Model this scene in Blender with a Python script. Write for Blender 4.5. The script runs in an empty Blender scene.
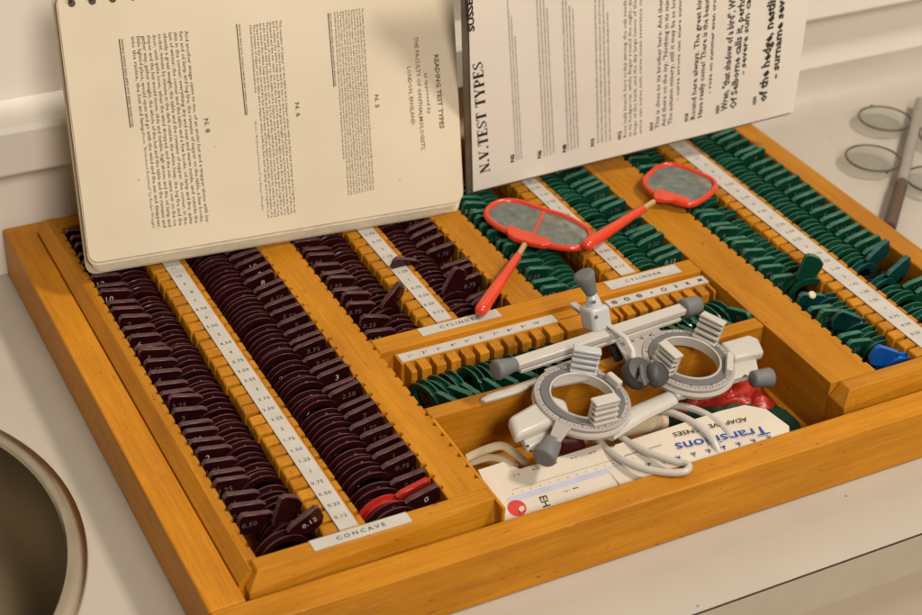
import bpy, bmesh, math, random
import numpy as np
from mathutils import Vector, Matrix
random.seed(7)
S = bpy.context.scene
COL = S.collection
# ------------------------------------------------------------------ camera
F_PX = 1678.05
CAM = Vector((-0.19331, -0.56226, 0.54881))
ROT = Matrix(((0.88959, 0.22404, -0.39803), (-0.45511, 0.50865, -0.73086), (0.03871, 0.83131, 0.55445)))
cd = bpy.data.cameras.new('camera')
cam = bpy.data.objects.new('camera', cd); COL.objects.link(cam)
cam.matrix_world = Matrix.Translation(CAM) @ ROT.to_4x4()
cd.sensor_width = 36.0; cd.lens = F_PX * 36 / 922; cd.clip_start = 0.02; cd.clip_end = 30
cd.dof.use_dof = True; cd.dof.focus_distance = 0.93; cd.dof.aperture_fstop = 11.0
S.camera = cam
# ------------------------------------------------------------------ light
w = bpy.data.worlds.new('World'); S.world = w; w.use_nodes = True
w.node_tree.nodes['Background'].inputs[0].default_value = (1.0, 0.86, 0.68, 1)
w.node_tree.nodes['Background'].inputs[1].default_value = 0.13
def area(name, loc, target, size, power, col):
    l = bpy.data.lights.new(name, 'AREA'); l.energy = power; l.size = size; l.color = col; l.shape = 'DISK'
    o = bpy.data.objects.new(name, l); COL.objects.link(o); o.location = loc
    o.rotation_euler = (Vector(target) - Vector(loc)).to_track_quat('-Z', 'Y').to_euler()
area('ceiling_lamp', (1.55, -0.85, 2.42), (0.25, 0.15, 0), 0.40, 53.0, (1.0, 0.895, 0.765))
area('front_fill', (-0.04, -1.80, 1.50), (0.25, 0.15, 0), 0.80, 38.0, (1.0, 0.90, 0.775))  # unseen soft fill, added in front to brighten upright surfaces
S.view_settings.view_transform = 'Standard'; S.view_settings.look = 'None'
S.view_settings.exposure = 0.05; S.view_settings.gamma = 1.0; S.view_settings.use_curve_mapping = False

# ------------------------------------------------------------------ geometry helpers
def ray(px, py):
    return ROT @ Vector(((px - 461) / F_PX, -(py - 307.5) / F_PX, -1))
def at(px, py, z=0.0):                      # the point at height z seen at this photo pixel
    q = ray(px, py); return CAM + q * ((z - CAM.z) / q.z)
def on(px, py, o, n):                       # the point of a plane seen at this photo pixel
    q = ray(px, py); return CAM + q * ((o - CAM).dot(n) / q.dot(n))
def vis(p, m=25):
    c = ROT.transposed() @ (Vector(p) - CAM)
    x = 461 - F_PX * c.x / c.z; y = 307.5 + F_PX * c.y / c.z
    return -m < x < 922 + m and -m < y < 615 + m

class MB:
    def __init__(s): s.v = []; s.f = []
    def add(s, vs, fs):
        b = len(s.v); s.v += [tuple(q) for q in vs]; s.f += [tuple(i + b for i in f) for f in fs]; return s
    def box(s, x0, x1, y0, y1, z0, z1):
        return s.add([(x0,y0,z0),(x1,y0,z0),(x1,y1,z0),(x0,y1,z0),(x0,y0,z1),(x1,y0,z1),(x1,y1,z1),(x0,y1,z1)],
                     [(3,2,1,0),(4,5,6,7),(0,1,5,4),(1,2,6,5),(2,3,7,6),(3,0,4,7)])
    def obox(s, c, ax, ay, az, hx, hy, hz):
        c, ax, ay, az = Vector(c), Vector(ax).normalized(), Vector(ay).normalized(), Vector(az).normalized()
        vs = [c + ax*hx*i + ay*hy*j + az*hz*k for k in (-1,1) for i, j in ((-1,-1),(1,-1),(1,1),(-1,1))]
        return s.add(vs, [(3,2,1,0),(4,5,6,7),(0,1,5,4),(1,2,6,5),(2,3,7,6),(3,0,4,7)])
    def prism(s, pts, n):                   # pts: 3d outline, counter-clockwise seen against n; n: extrusion vector
        k = len(pts); n = Vector(n); a = [Vector(p) for p in pts]
        return s.add(a + [p + n for p in a], [tuple(range(k-1,-1,-1)), tuple(range(k, 2*k))] +
                     [(i, (i+1) % k, (i+1) % k + k, i + k) for i in range(k)])
    def lathe(s, prof, o, axis, seg=24, cap=True):
        o, ax = Vector(o), Vector(axis).normalized()
        u = ax.orthogonal().normalized(); t = ax.cross(u); k = len(prof); vs = []
        for i in range(seg):
            a = 2*math.pi*i/seg; d = u*math.cos(a) + t*math.sin(a)
            vs += [o + d*r + ax*h for r, h in prof]
        fs = [(i*k+j, ((i+1) % seg)*k+j, ((i+1) % seg)*k+j+1, i*k+j+1) for i in range(seg) for j in range(k-1)]
        if cap:
            if prof[0][0] > 1e-6: fs.append(tuple(i*k for i in range(seg-1,-1,-1)))
            if prof[-1][0] > 1e-6: fs.append(tuple(i*k+k-1 for i in range(seg)))
        return s.add(vs, fs)
    def ring(s, prof, o, axis, seg=40):     # closed profile: an annulus
        return s.lathe(list(prof) + [prof[0]], o, axis, seg, cap=False)
    def tube(s, pts, r, seg=10, closed=False, flat=None):
        P = [Vector(p) for p in pts]; n = len(P); R = r if isinstance(r, (list, tuple)) else [r]*n
        up = Vector((0,0,1)) if flat is None else Vector(flat[0]).normalized(); fl = 1.0 if flat is None else flat[1]
        vs = []
        for i in range(n):
            a = P[(i-1) % n] if closed or i > 0 else P[i]; b = P[(i+1) % n] if closed or i < n-1 else P[i]
            t = (b - a).normalized(); sd = t.cross(up)
            sd = sd.normalized() if sd.length > 1e-4 else t.orthogonal().normalized()
            nn = sd.cross(t)
            for j in range(seg):
                q = 2*math.pi*j/seg; vs.append(P[i] + sd*math.cos(q)*R[i] + nn*math.sin(q)*R[i]*fl)
        m = n if closed else n-1
        fs = [(i*seg+j, i*seg+(j+1) % seg, ((i+1) % n)*seg+(j+1) % seg, ((i+1) % n)*seg+j) for i in range(m) for j in range(seg)]
        if not closed: fs += [tuple(range(seg-1,-1,-1)), tuple((n-1)*seg+j for j in range(seg))]
        return s.add(vs, fs)
    def mesh(s, name, m, bevel=0, smooth=False, ang=35, segs=2):
        me = bpy.data.meshes.new(name); me.from_pydata(s.v, [], s.f)
        bm = bmesh.new(); bm.from_mesh(me)
        if bevel or smooth:
            bmesh.ops.remove_doubles(bm, verts=bm.verts, dist=1e-6)
            bmesh.ops.recalc_face_normals(bm, faces=bm.faces)
        if bevel:
            es = [e for e in bm.edges if len(e.link_faces) == 2 and e.calc_face_angle(0) > 0.5]
            bf = bmesh.ops.bevel(bm, geom=es, offset=bevel, segments=segs, profile=0.5, affect='EDGES', clamp_overlap=True)
            for f in bf['faces']: f.smooth = True
        bm.to_mesh(me); bm.free()
        if smooth:
            me.polygons.foreach_set('use_smooth', [True]*len(me.polygons)); me.set_sharp_from_angle(angle=math.radians(ang))
        me.materials.append(m); return me
    def build(s, name, m, parent=None, **k):
        return link(name, s.mesh(name, m, **k), parent)
def link(name, me, parent=None):
    o = bpy.data.objects.new(name, me); COL.objects.link(o)
    if parent is not None:
        o.parent = parent
        if parent.type == 'EMPTY' and not parent.get('local'): o.location = -parent.location
    return o
def tag(o, label, cat, group=None):
    o['label'] = label; o['category'] = cat
    if group: o['group'] = group
    return o
def thing(name, label, cat, loc, group=None, local=False):
    o = bpy.data.objects.new(name, None); COL.objects.link(o); o.location = loc; o.empty_display_size = 0.01
    if local: o['local'] = True
    return tag(o, label, cat, group)
def structure(o): o['kind'] = 'structure'; return o

# ------------------------------------------------------------------ lettering (flat print laid on surfaces)
_tc = {}
def glyphs(body, bold=0.0, spacing=1.0):
    k = (body, bold, spacing)
    if k not in _tc:
        c = bpy.data.curves.new('print', 'FONT'); c.body = body; c.size = 1; c.offset = bold; c.resolution_u = 1 if len(body) > 12 else 2
        c.space_character = spacing
        o = bpy.data.objects.new('print', c); me = o.to_mesh()
        v = np.array([tuple(q.co) for q in me.vertices]).reshape(-1, 3); f = [tuple(p.vertices) for p in me.polygons]
        o.to_mesh_clear(); bpy.data.objects.remove(o); bpy.data.curves.remove(c); _tc[k] = (v, f)
    return _tc[k]
def write(mb, body, org, base, up, h, width=None, align='L', bold=0.0, spacing=1.0):
    v, f = glyphs(body, bold, spacing)
    if len(v) == 0: return
    base, up, org = Vector(base).normalized(), Vector(up).normalized(), Vector(org)
    x0, x1 = v[:,0].min(), v[:,0].max(); sy = h / 0.70
    sx = sy if width is None else width / (x1 - x0)
    dx = {'L': -x0, 'C': -(x0 + x1)/2, 'R': -x1}[align]
    mb.add([org + base*((q[0] + dx)*sx) + up*(q[1]*sy) for q in v], f)
SERIF = {  # strokes (x0,y0,x1,y1,thickness) in a unit-high cell; heavy stems, hairlines, slab serifs
 'N': (.95, [(.14,0,.14,1,.07),(.80,0,.80,1,.07),(.16,.95,.78,.05,.24),(.0,.03,.30,.03,.06),(.0,.97,.26,.97,.06),(.66,.97,.95,.97,.06)]),
 'V': (.92, [(.14,.96,.46,.03,.23),(.74,.96,.48,.05,.07),(0,.97,.34,.97,.06),(.60,.97,.92,.97,.06)]),
 'T': (.82, [(.41,0,.41,1,.22),(0,.96,.82,.96,.07),(.03,.70,.03,.97,.06),(.79,.70,.79,.97,.06),(.22,.03,.60,.03,.06)]),
 'E': (.78, [(.18,0,.18,1,.22),(0,.03,.74,.03,.06),(0,.97,.70,.97,.06),(.2,.52,.5,.52,.06),(.71,.0,.71,.28,.06),(.67,.74,.67,1,.06),(.50,.40,.50,.64,.05)]),
 'Y': (.90, [(.45,0,.45,.45,.22),(.14,.96,.45,.42,.22),(.76,.96,.50,.44,.07),(0,.97,.34,.97,.06),(.60,.97,.90,.97,.06),(.27,.03,.63,.03,.06)]),
 'P': (.78, [(.18,0,.18,1,.22),(0,.03,.38,.03,.06),(0,.97,.5,.97,.06),(.2,.45,.5,.45,.06),(.64,.56,.64,.86,.20),(.48,.97,.66,.84,.07),(.48,.45,.66,.58,.07)]),
 'S': (.66, [(.10,.62,.10,.86,.15),(.08,.84,.30,.96,.08),(.28,.96,.54,.90,.07),(.57,.70,.57,1,.05),(.10,.66,.54,.36,.22),(.55,.16,.55,.38,.15),(.34,.04,.57,.18,.08),(.08,.10,.36,.04,.07),(.05,0,.05,.32,.05)]),
 '.': (.30, [(.12,0,.12,.18,.18)]), ' ': (.38, [])}
def write_serif(mb, body, org, base, up, h, width):
    tot = sum(SERIF[c][0] + .12 for c in body); sx = width / tot; x = 0; org = Vector(org)
    base, up = Vector(base).normalized(), Vector(up).normalized()
    for c in body:
        wd, st = SERIF[c]
        for a, b, c2, d, t in st:
            t *= 1.3
            p, q = Vector((a, b)), Vector((c2, d)); dv = (q - p).normalized()
            nv = Vector((t/2, 0)) if abs(dv.y) > .3 else Vector((0, t/2))
            mb.add([org + base*((x + r.x)*sx) + up*(r.y*h) for r in (p - nv, q - nv, q + nv, p + nv)], [(0,1,2,3)])
        x += wd + .12

# ------------------------------------------------------------------ materials
def mat(name, col, rough=.5, metal=0, var=.08, vscale=60, bump=0, bscale=300, trans=0, ior=1.45, coat=0, spec=.5, alpha=1):
    m = bpy.data.materials.new(name); m.use_nodes = True; nt = m.node_tree; b = nt.nodes['Principled BSDF']
    b.inputs['Roughness'].default_value = rough; b.inputs['Metallic'].default_value = metal
    b.inputs['Transmission Weight'].default_value = trans; b.inputs['IOR'].default_value = ior
    b.inputs['Coat Weight'].default_value = coat; b.inputs['Specular IOR Level'].default_value = spec
    b.inputs['Alpha'].default_value = alpha
    tc = nt.nodes.new('ShaderNodeTexCoord'); oi = nt.nodes.new('ShaderNodeObjectInfo')
    ad = nt.nodes.new('ShaderNodeVectorMath'); ad.operation = 'ADD'
    nt.links.new(tc.outputs['Object'], ad.inputs[0]); nt.links.new(oi.outputs['Random'], ad.inputs[1])
    n = nt.nodes.new('ShaderNodeTexNoise'); n.inputs['Scale'].default_value = vscale; n.inputs['Detail'].default_value = 5
    nt.links.new(ad.outputs[0], n.inputs['Vector'])
    r = nt.nodes.new('ShaderNodeValToRGB')
    r.color_ramp.elements[0].position = .3; r.color_ramp.elements[1].position = .7
    r.color_ramp.elements[0].color = tuple(c*(1-var) for c in col) + (1,); r.color_ramp.elements[1].color = tuple(min(1, c*(1+var)) for c in col) + (1,)
    nt.links.new(n.outputs[0], r.inputs[0]); nt.links.new(r.outputs[0], b.inputs['Base Color'])
    mr = nt.nodes.new('ShaderNodeMapRange'); mr.inputs[3].default_value = rough*.85; mr.inputs[4].default_value = min(1, rough*1.2)
    nt.links.new(n.outputs[0], mr.inputs[0]); nt.links.new(mr.outputs[0], b.inputs['Roughness'])
    if bump:
        n2 = nt.nodes.new('ShaderNodeTexNoise'); n2.inputs['Scale'].default_value = bscale; n2.inputs['Detail'].default_value = 4
        nt.links.new(ad.outputs[0], n2.inputs['Vector'])
        bp = nt.nodes.new('ShaderNodeBump'); bp.inputs['Strength'].default_value = bump; bp.inputs['Distance'].default_value = .001
        nt.links.new(n2.outputs[0], bp.inputs['Height']); nt.links.new(bp.outputs[0], b.inputs['Normal'])
    return m
def wood(name, axis, tint=1.0):
    m = bpy.data.materials.new(name); m.use_nodes = True; nt = m.node_tree; N = nt.nodes.new; L = nt.links.new
    b = nt.nodes['Principled BSDF']; b.inputs['Coat Weight'].default_value = .04; b.inputs['Coat Roughness'].default_value = .25
    b.inputs['Specular IOR Level'].default_value = .14
    tc = N('ShaderNodeTexCoord'); oi = N('ShaderNodeObjectInfo')
    mul = N('ShaderNodeVectorMath'); mul.operation = 'SCALE'; mul.inputs[0].default_value = (3.1, 2.3, 1.7); L(oi.outputs['Random'], mul.inputs['Scale'])
    ad = N('ShaderNodeVectorMath'); ad.operation = 'ADD'; L(tc.outputs['Object'], ad.inputs[0]); L(mul.outputs[0], ad.inputs[1])
    def noise(sc, along, detail, dist=0):
        mp = N('ShaderNodeMapping'); s = [sc]*3; s[axis] = sc*along; mp.inputs['Scale'].default_value = s; L(ad.outputs[0], mp.inputs[0])
        n = N('ShaderNodeTexNoise'); n.inputs['Scale'].default_value = 1; n.inputs['Detail'].default_value = detail; n.inputs['Distortion'].default_value = dist
        L(mp.outputs[0], n.inputs['Vector']); return n
    g = noise(150, .05, 5, .6); fib = noise(900, .03, 3); blot = noise(28, .5, 4); spk = noise(420, .35, 2)
    r = N('ShaderNodeValToRGB'); e = r.color_ramp.elements
    e[0].position = .30; e[0].color = (.40*tint, .150*tint, .0065*tint, 1); e[1].position = .72; e[1].color = (.60*tint, .256*tint, .014*tint, 1)
    mx = N('ShaderNodeMath'); mx.operation = 'MULTIPLY_ADD'; mx.inputs[1].default_value = .5; L(g.outputs[0], mx.inputs[0])
    m2 = N('ShaderNodeMath'); m2.operation = 'MULTIPLY'; m2.inputs[1].default_value = .5; L(fib.outputs[0], m2.inputs[0]); L(m2.outputs[0], mx.inputs[2])
    L(mx.outputs[0], r.inputs[0])
    r2 = N('ShaderNodeValToRGB'); e = r2.color_ramp.elements; e[0].position = .32; e[0].color = (.80, .74, .66, 1); e[1].position = .62; e[1].color = (1.05, 1.05, 1.05, 1)
    L(blot.outputs[0], r2.inputs[0])
    mm = N('ShaderNodeMix'); mm.data_type = 'RGBA'; mm.blend_type = 'MULTIPLY'; mm.inputs[0].default_value = .8
    L(r.outputs[0], mm.inputs[6]); L(r2.outputs[0], mm.inputs[7])
    r3 = N('ShaderNodeValToRGB'); e = r3.color_ramp.elements; e[0].position = .24; e[0].color = (.35, .25, .15, 1); e[1].position = .31; e[1].color = (1, 1, 1, 1)
    L(spk.outputs[0], r3.inputs[0])
    m3 = N('ShaderNodeMix'); m3.data_type = 'RGBA'; m3.blend_type = 'MULTIPLY'; m3.inputs[0].default_value = .7
    L(mm.outputs[2], m3.inputs[6]); L(r3.outputs[0], m3.inputs[7])
    scr = noise(95, .10, 6, 2.5); r4 = N('ShaderNodeValToRGB'); e = r4.color_ramp.elements; e[0].position = .492; e[0].color = (0, 0, 0, 1); e[1].position = .508; e[1].color = (0, 0, 0, 1)
    q = r4.color_ramp.elements.new(.50); q.color = (1, 1, 1, 1); L(scr.outputs[0], r4.inputs[0])
    sm = N('ShaderNodeMath'); sm.operation = 'MULTIPLY'; sm.inputs[1].default_value = .30; L(r4.outputs[0], sm.inputs[0])
    m4 = N('ShaderNodeMix'); m4.data_type = 'RGBA'; m4.inputs[7].default_value = (.60, .36, .13, 1); L(sm.outputs[0], m4.inputs[0]); L(m3.outputs[2], m4.inputs[6])
    hs = N('ShaderNodeHueSaturation'); vr = N('ShaderNodeMapRange'); vr.inputs[3].default_value = .84; vr.inputs[4].default_value = 1.10; L(oi.outputs['Random'], vr.inputs[0]); L(vr.outputs[0], hs.inputs['Value'])
    L(m4.outputs[2], hs.inputs['Color']); L(hs.outputs[0], b.inputs['Base Color'])
    mr = N('ShaderNodeMapRange'); mr.inputs[3].default_value = .34; mr.inputs[4].default_value = .6; L(blot.outputs[0], mr.inputs[0]); L(mr.outputs[0], b.inputs['Roughness'])
    bp = N('ShaderNodeBump'); bp.inputs['Strength'].default_value = .18; bp.inputs['Distance'].default_value = .0006
    L(mx.outputs[0], bp.inputs['Height']); L(bp.outputs[0], b.inputs['Normal'])
    return m
WX, WY, WZ = wood('oak_along_x', 0), wood('oak_along_y', 1), wood('oak_tooth', 2, .92)
M_COUNTER = mat('counter_laminate', (.46, .42, .36), .38, var=.03, vscale=25, bump=.02, bscale=500)
M_EDGE = mat('counter_edge', (.40, .36, .29), .5, var=.04)
M_SEAM = mat('edge_seam', (.05, .035, .02), .7)
M_FLOOR = mat('floor_vinyl', (.80, .64, .46), .5, var=.05, vscale=8)
M_WALL = mat('wall_paint', (.76, .71, .64), .55, var=.025, vscale=9, bump=.05, bscale=120)
M_TRUNK = mat('trunking_plastic', (.76, .71, .64), .42, var=.02, vscale=14)
M_PAPER = mat('label_paper', (.50, .475, .435), .6, var=.07, vscale=90)
M_PAGE = mat('aged_page', (.69, .60, .46), .62, var=.085, vscale=8, bump=.05, bscale=90)
M_PAGE2 = mat('page_edges', (.66, .58, .44), .7, var=.12, vscale=150)
M_CARD = mat('white_card', (.89, .835, .75), .5, var=.03, vscale=20)
M_RULER = mat('old_white_plastic', (.60, .535, .44), .35, var=.05, vscale=40)
M_INK = mat('black_ink', (.035, .028, .022), .6, var=.25, vscale=500)
M_INKF = mat('faded_ink', (.10, .075, .045), .6, var=.3, vscale=400)
M_BLUE = mat('blue_ink', (.02, .07, .36), .5); M_REDI = mat('red_ink', (.55, .04, .03), .5)
M_LILAC = mat('lilac_ink', (.45, .46, .60), .5)
M_BOARD = mat('dark_board', (.16, .125, .09), .55, var=.2)
M_WIRE = mat('binding_wire', (.10, .08, .06), .4, metal=.6)
def lens_mats(n, c, r=.16): return mat(n, c, r, var=.22, vscale=70, bump=.04, bscale=500, coat=0, spec=.42)
M_BROWN = lens_mats('dark_brown_bakelite', (.0220, .0032, .0046)); M_GREEN = lens_mats('dark_green_plastic', (.0040, .046, .026))
M_TEAL = lens_mats('teal_plastic', (.003, .036, .034)); M_REDL = lens_mats('red_plastic_rim', (.42, .022, .014)); M_BLUEL = lens_mats('blue_plastic_rim', (.005, .09, .42))
M_BLACK = lens_mats('black_plastic', (.008, .009, .010))
EDGE = {'dark_brown_bakelite': mat('lit_brown_edge', (.072, .027, .030), .30, var=.35, vscale=260, spec=.5), 'dark_green_plastic': mat('lit_green_edge', (.021, .118, .072), .30, var=.3, vscale=260, spec=.5),
        'teal_plastic': mat('lit_teal_edge', (.018, .10, .09), .42, var=.3, vscale=260)}  # paler copies of the lens colours: overhead light painted into tops and rims
M_MARK = mat('engraved_white', (.55, .52, .48), .6)
M_MARKD = mat('engraved_worn', (.16, .12, .115), .6)
M_GLASS = mat('lens_glass', (.9, .93, .92), .04, var=.01, trans=1, ior=1.18)
M_WHITE = mat('white_plastic', (.50, .475, .43), .36, var=.04, vscale=45, coat=.15); M_IVORY = mat('ivory_plastic', (.60, .49, .33), .42, var=.06)
M_COOLW = mat('bluish_white_plastic', (.50, .515, .53), .33, var=.03, coat=.15)
M_KNOB = mat('grey_rubber', (.145, .15, .155), .55, var=.06, bump=.05, bscale=600); M_KNOBD = mat('dark_grey_rubber', (.060, .060, .058), .5, var=.08)
M_SCALE = mat('scale_ring', (.37, .335, .32), .45, var=.06); M_GREYR = mat('grey_ring', (.125, .125, .125), .42, var=.06)
M_CLEAR = mat('clear_plastic', (.82, .80, .74), .18, trans=.75, ior=1.3)
M_RED = mat('red_orange_plastic', (.66, .052, .018), .26, var=.07, vscale=40, coat=.35)
M_FERR = mat('brass_ferrule', (.62, .45, .20), .4, metal=.5)
M_FILM = mat('grey_polarising_film', (.46, .50, .46), .14, var=.25, vscale=170, trans=.72, ior=1.06, bump=.03, bscale=200)
M_STEEL = mat('brushed_steel', (.29, .25, .195), .30, metal=1, var=.08, vscale=30); M_RIM = mat('polished_steel', (.42, .37, .30), .24, metal=1, var=.1, vscale=50)
M_WIREF = mat('flipper_wire', (.16, .13, .095), .35, metal=.8)
M_BROWNH = mat('brown_handle', (.085, .05, .032), .5); M_SHAFT = mat('grey_shaft', (.33, .30, .26), .45, metal=.3)
M_POUCHR = mat('red_film', (.36, .022, .012), .34, var=.45, vscale=90, bump=.12, bscale=160, coat=.15); M_POUCHG = mat('green_cloth', (.012, .055, .032), .8, var=.25, vscale=200, bump=.3, bscale=900)
M_DARKRED = mat('dark_red_glass', (.055, .004, .004), .2, coat=.4)

def specks(m, scale, size, col, amt):      # crumbs of dirt and small scuffs on the laminate
    nt = m.node_tree; b = nt.nodes['Principled BSDF']; src = b.inputs['Base Color'].links[0].from_socket
    tc = nt.nodes.new('ShaderNodeTexCoord'); v = nt.nodes.new('ShaderNodeTexVoronoi'); v.inputs['Scale'].default_value = scale
    nz = nt.nodes.new('ShaderNodeTexNoise'); nz.inputs['Scale'].default_value = scale*.35
    nt.links.new(tc.outputs['Object'], v.inputs['Vector']); nt.links.new(tc.outputs['Object'], nz.inputs['Vector'])
    lt = nt.nodes.new('ShaderNodeMath'); lt.operation = 'LESS_THAN'; lt.inputs[1].default_value = size; nt.links.new(v.outputs['Distance'], lt.inputs[0])
    gt = nt.nodes.new('ShaderNodeMath'); gt.operation = 'GREATER_THAN'; gt.inputs[1].default_value = .56; nt.links.new(nz.outputs[0], gt.inputs[0])
    ml = nt.nodes.new('ShaderNodeMath'); ml.operation = 'MULTIPLY'; nt.links.new(lt.outputs[0], ml.inputs[0]); nt.links.new(gt.outputs[0], ml.inputs[1])
    m2 = nt.nodes.new('ShaderNodeMath'); m2.operation = 'MULTIPLY'; m2.inputs[1].default_value = amt; nt.links.new(ml.outputs[0], m2.inputs[0])
    mx = nt.nodes.new('ShaderNodeMix'); mx.data_type = 'RGBA'; mx.inputs[7].default_value = col + (1,)
    nt.links.new(m2.outputs[0], mx.inputs[0]); nt.links.new(src, mx.inputs[6]); nt.links.new(mx.outputs[2], b.inputs['Base Color'])
specks(M_COUNTER, 48, .045, (.12, .08, .05), .6); specks(M_PAGE, 60, .05, (.30, .20, .10), .45); specks(M_WALL, 30, .03, (.30, .25, .2), .4)
# ------------------------------------------------------------------ setting: counter, wall, floor
BX, BY, BR = -0.2006, 0.133, 0.149       # basin hole
ZC = -0.0435
def counter():
    x0, x1, y0, y1 = -1.2, 1.7, -0.0765, 0.372
    m = MB(); angs = sorted(set([2*math.pi*i/96 for i in range(96)] + [math.atan2(y-BY, x-BX) % (2*math.pi) for x in (x0,x1) for y in (y0,y1)]))
    vs = []
    for a in angs:
        c, s = math.cos(a), math.sin(a)
        t = min([q for q in (((x1 if c > 0 else x0)-BX)/c if abs(c) > 1e-9 else 9, ((y1 if s > 0 else y0)-BY)/s if abs(s) > 1e-9 else 9) if q > 0])
        vs += [(BX+c*BR, BY+s*BR, ZC), (BX+c*t, BY+s*t, ZC)]
    n = len(angs); m.add(vs, [(2*i, 2*i+1, 2*((i+1) % n)+1, 2*((i+1) % n)) for i in range(n)])
    o = structure(m.build('counter_top', M_COUNTER))
    e = MB(); e.box(x0, x1, y0-.0008, y0+.020, ZC-.0285, ZC-.0012); e.build('edge_band', M_EDGE, o)
    e = MB(); e.box(x0, x1, y0-.0004, y0+.018, ZC-.0012, ZC-.0002); e.build('edge_seam', M_SEAM, o)
counter()
structure(MB().box(-1.2, 1.7, -.0655, -.048, -.74, -.0722).build('cabinet_front', mat('cabinet_paint', (.46, .40, .32), .5, var=.03, vscale=10)))
structure(MB().box(-1.2, 1.7, -3.0, 0.4, -.80, -.78).build('floor', M_FLOOR))
wl = structure(MB().box(-1.5, 2.0, .372, .42, -.10, .9).build('wall', M_WALL))
tr = MB(); prof = [(.3721, .0365), (.353, .0365), (.3518, .0385), (.3518, .0655), (.354, .0685), (.3721, .0785)]
tr.prism([(-1.5, y, z) for y, z in prof], (3.5, 0, 0))
tag(tr.build('cable_trunking', M_TRUNK, bevel=.0006), 'long white plastic trunking running along the wall behind the case', 'trunking')
cv = MB(); pr = [(.372, ZC-.002), (.372, ZC+.030)]; pr = [(.3721, ZC-.001)] + [(.344 + .028*math.sin(a*math.pi/16), ZC + .028 - .028*math.cos(a*math.pi/16)) for a in range(9)]
cv.prism([(.512, y, z) for y, z in pr], (1.2, 0, 0)); structure(cv.build('wall_cove', M_COUNTER, smooth=True))

# steel basin sunk in the counter
bs = thing('steel_basin', 'round stainless steel basin sunk into the counter left of the wooden case', 'basin', (BX, BY, ZC))
MB().lathe([(.1575,.0005),(.1572,.0025),(.1545,.0042),(.1500,.0050),(.1475,.0046),(.1462,.0030)], (BX,BY,ZC), (0,0,1), 96, cap=False).build('rim', M_RIM, bs, smooth=True)
MB().lathe([(.1462,.0030),(.1452,-.002),(.140,-.05),(.130,-.095),(.110,-.118),(.05,-.125),(0,-.125)], (BX,BY,ZC), (0,0,1), 96, cap=False).build('bowl', M_STEEL, bs, smooth=True)

# ------------------------------------------------------------------ the wooden case
case = thing('wooden_lens_case', 'open orange varnished wooden case holding rows of brown and green trial lenses', 'lens case', (0.24, 0.17, -.043))
PIT = 0.0096; Y0 = 0.0193
def wb(name, m, x0, x1, y0, y1, z0, z1, bevel=.0009):
    return MB().box(x0, x1, y0, y1, z0, z1).build(name, m, case, bevel=bevel)
wb('bottom_board', WX, -.0125, .4845, -.008, .3585, -.0432, -.0385, 0)
wb('front_wall', WX, -.0181, .5185, -.0261, -.0088, -.0430, -.0080, .0011)
wb('left_wall', WY, -.0181, .0005, -.0086, .3683, -.0430, -.0081, .0011)
wb('right_wall', WY, .4835, .5000, .0092, .3683, -.0430, .0001, .0011)
wb('back_wall', WX, -.0013, .4833, .3560, .3683, -.0430, -.0081, .0011)
# front rails of the raised tray, with sloping cut ends
def rail(x0, x1, cut0, cut1):
    m = MB(); c0 = .0065 if cut0 else 0; c1 = .0065 if cut1 else 0
    prof = [(x0, -.0400), (x1, -.0400), (x1, -.0085), (x1-c1, 0), (x0+c0, 0), (x0, -.0085)] if (c0 or c1) else [(x0,-.04),(x1,-.04),(x1,0),(x0,0)]
    m.prism([(x, .0089, z) for x, z in prof][::-1], (0, -.0175, 0)) if False else m.prism([(x, -.0006 if z == 0 else -.0085, z) for x, z in prof], (0, 0, 0)) if False else None
    # front face leans: top front edge at y=0, foot at y=-.0083
    A = [(x, (0.0 if z == 0 else -.0052 if z > -.02 else -.0083), z) for x, z in prof]; B = [(x, .0090, z) for x, z in prof]; k = len(A)
    m.add(A + B, [tuple(range(k)), tuple(range(2*k-1, k-1, -1))] + [((i+1) % k, i, i+k, (i+1) % k+k) for i in range(k)])
    return m.build('front_rail', WX, case, bevel=.0006)
rail(.0035, .1372, True, False); rail(.3560, .5000, True, False)
# boards with notched edges
def board(name, x0, x1, y0, y1, notch_l, notch_r, ystart):
    def edge(x, sgn, on_):
        pts = [(x, y0)]
        if on_:
            y = ystart
            while y < y1 - .004:
                if y - .0016 > y0 + .001:
                    pts += [(x, y-.0017), (x+sgn*.0019, y-.0012), (x+sgn*.0019, y+.0012), (x, y+.0017)]
                y += PIT
        pts.append((x, y1)); return pts
    out = edge(x1, -1, notch_r) + edge(x0, 1, notch_l)[::-1]
    m = MB(); m.prism([(x, y, -.0385) for x, y in out], (0, 0, .0385)); return m.build(name, WY, case, bevel=.0004, segs=1)
board('tray_side', .0072, .0125, .0088, .3555, False, True, Y0)
MB().prism([(x, .0020, z) for x, z in ((.0008,-.0385),(.0073,-.0385),(.0073,-.0001),(.0068,-.0001),(.0008,-.0072))], (0, .3535, 0)).build('side_chamfer', WY, case)
board('divider_board', .1156, .1374, .0092, .3555, True, True, Y0)
board('divider_board', .2297, .2515, .1526, .3555, True, True, .1622)
board('divider_board', .3562, .3879, .0092, .3555, False, True, Y0)
wb('cross_board', WX, .1376, .3560, .1385, .1524, -.0385, 0, .0009)
wb('pit_back_wall', WX, .1376, .3560, .0725, .0822, -.0385, 0, .0013)
wb('corner_block', WY, .1374, .1392, -.0085, .0722, -.0385, -.0004, .0004)
wb('centre_block', WX, .2490, .2836, .1180, .1383, -.0385, -.0032, .0008)
MB().box(.2500, .2725, .12995, .1304, -.00335, -.0031).build('crack', M_SEAM, case)
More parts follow.
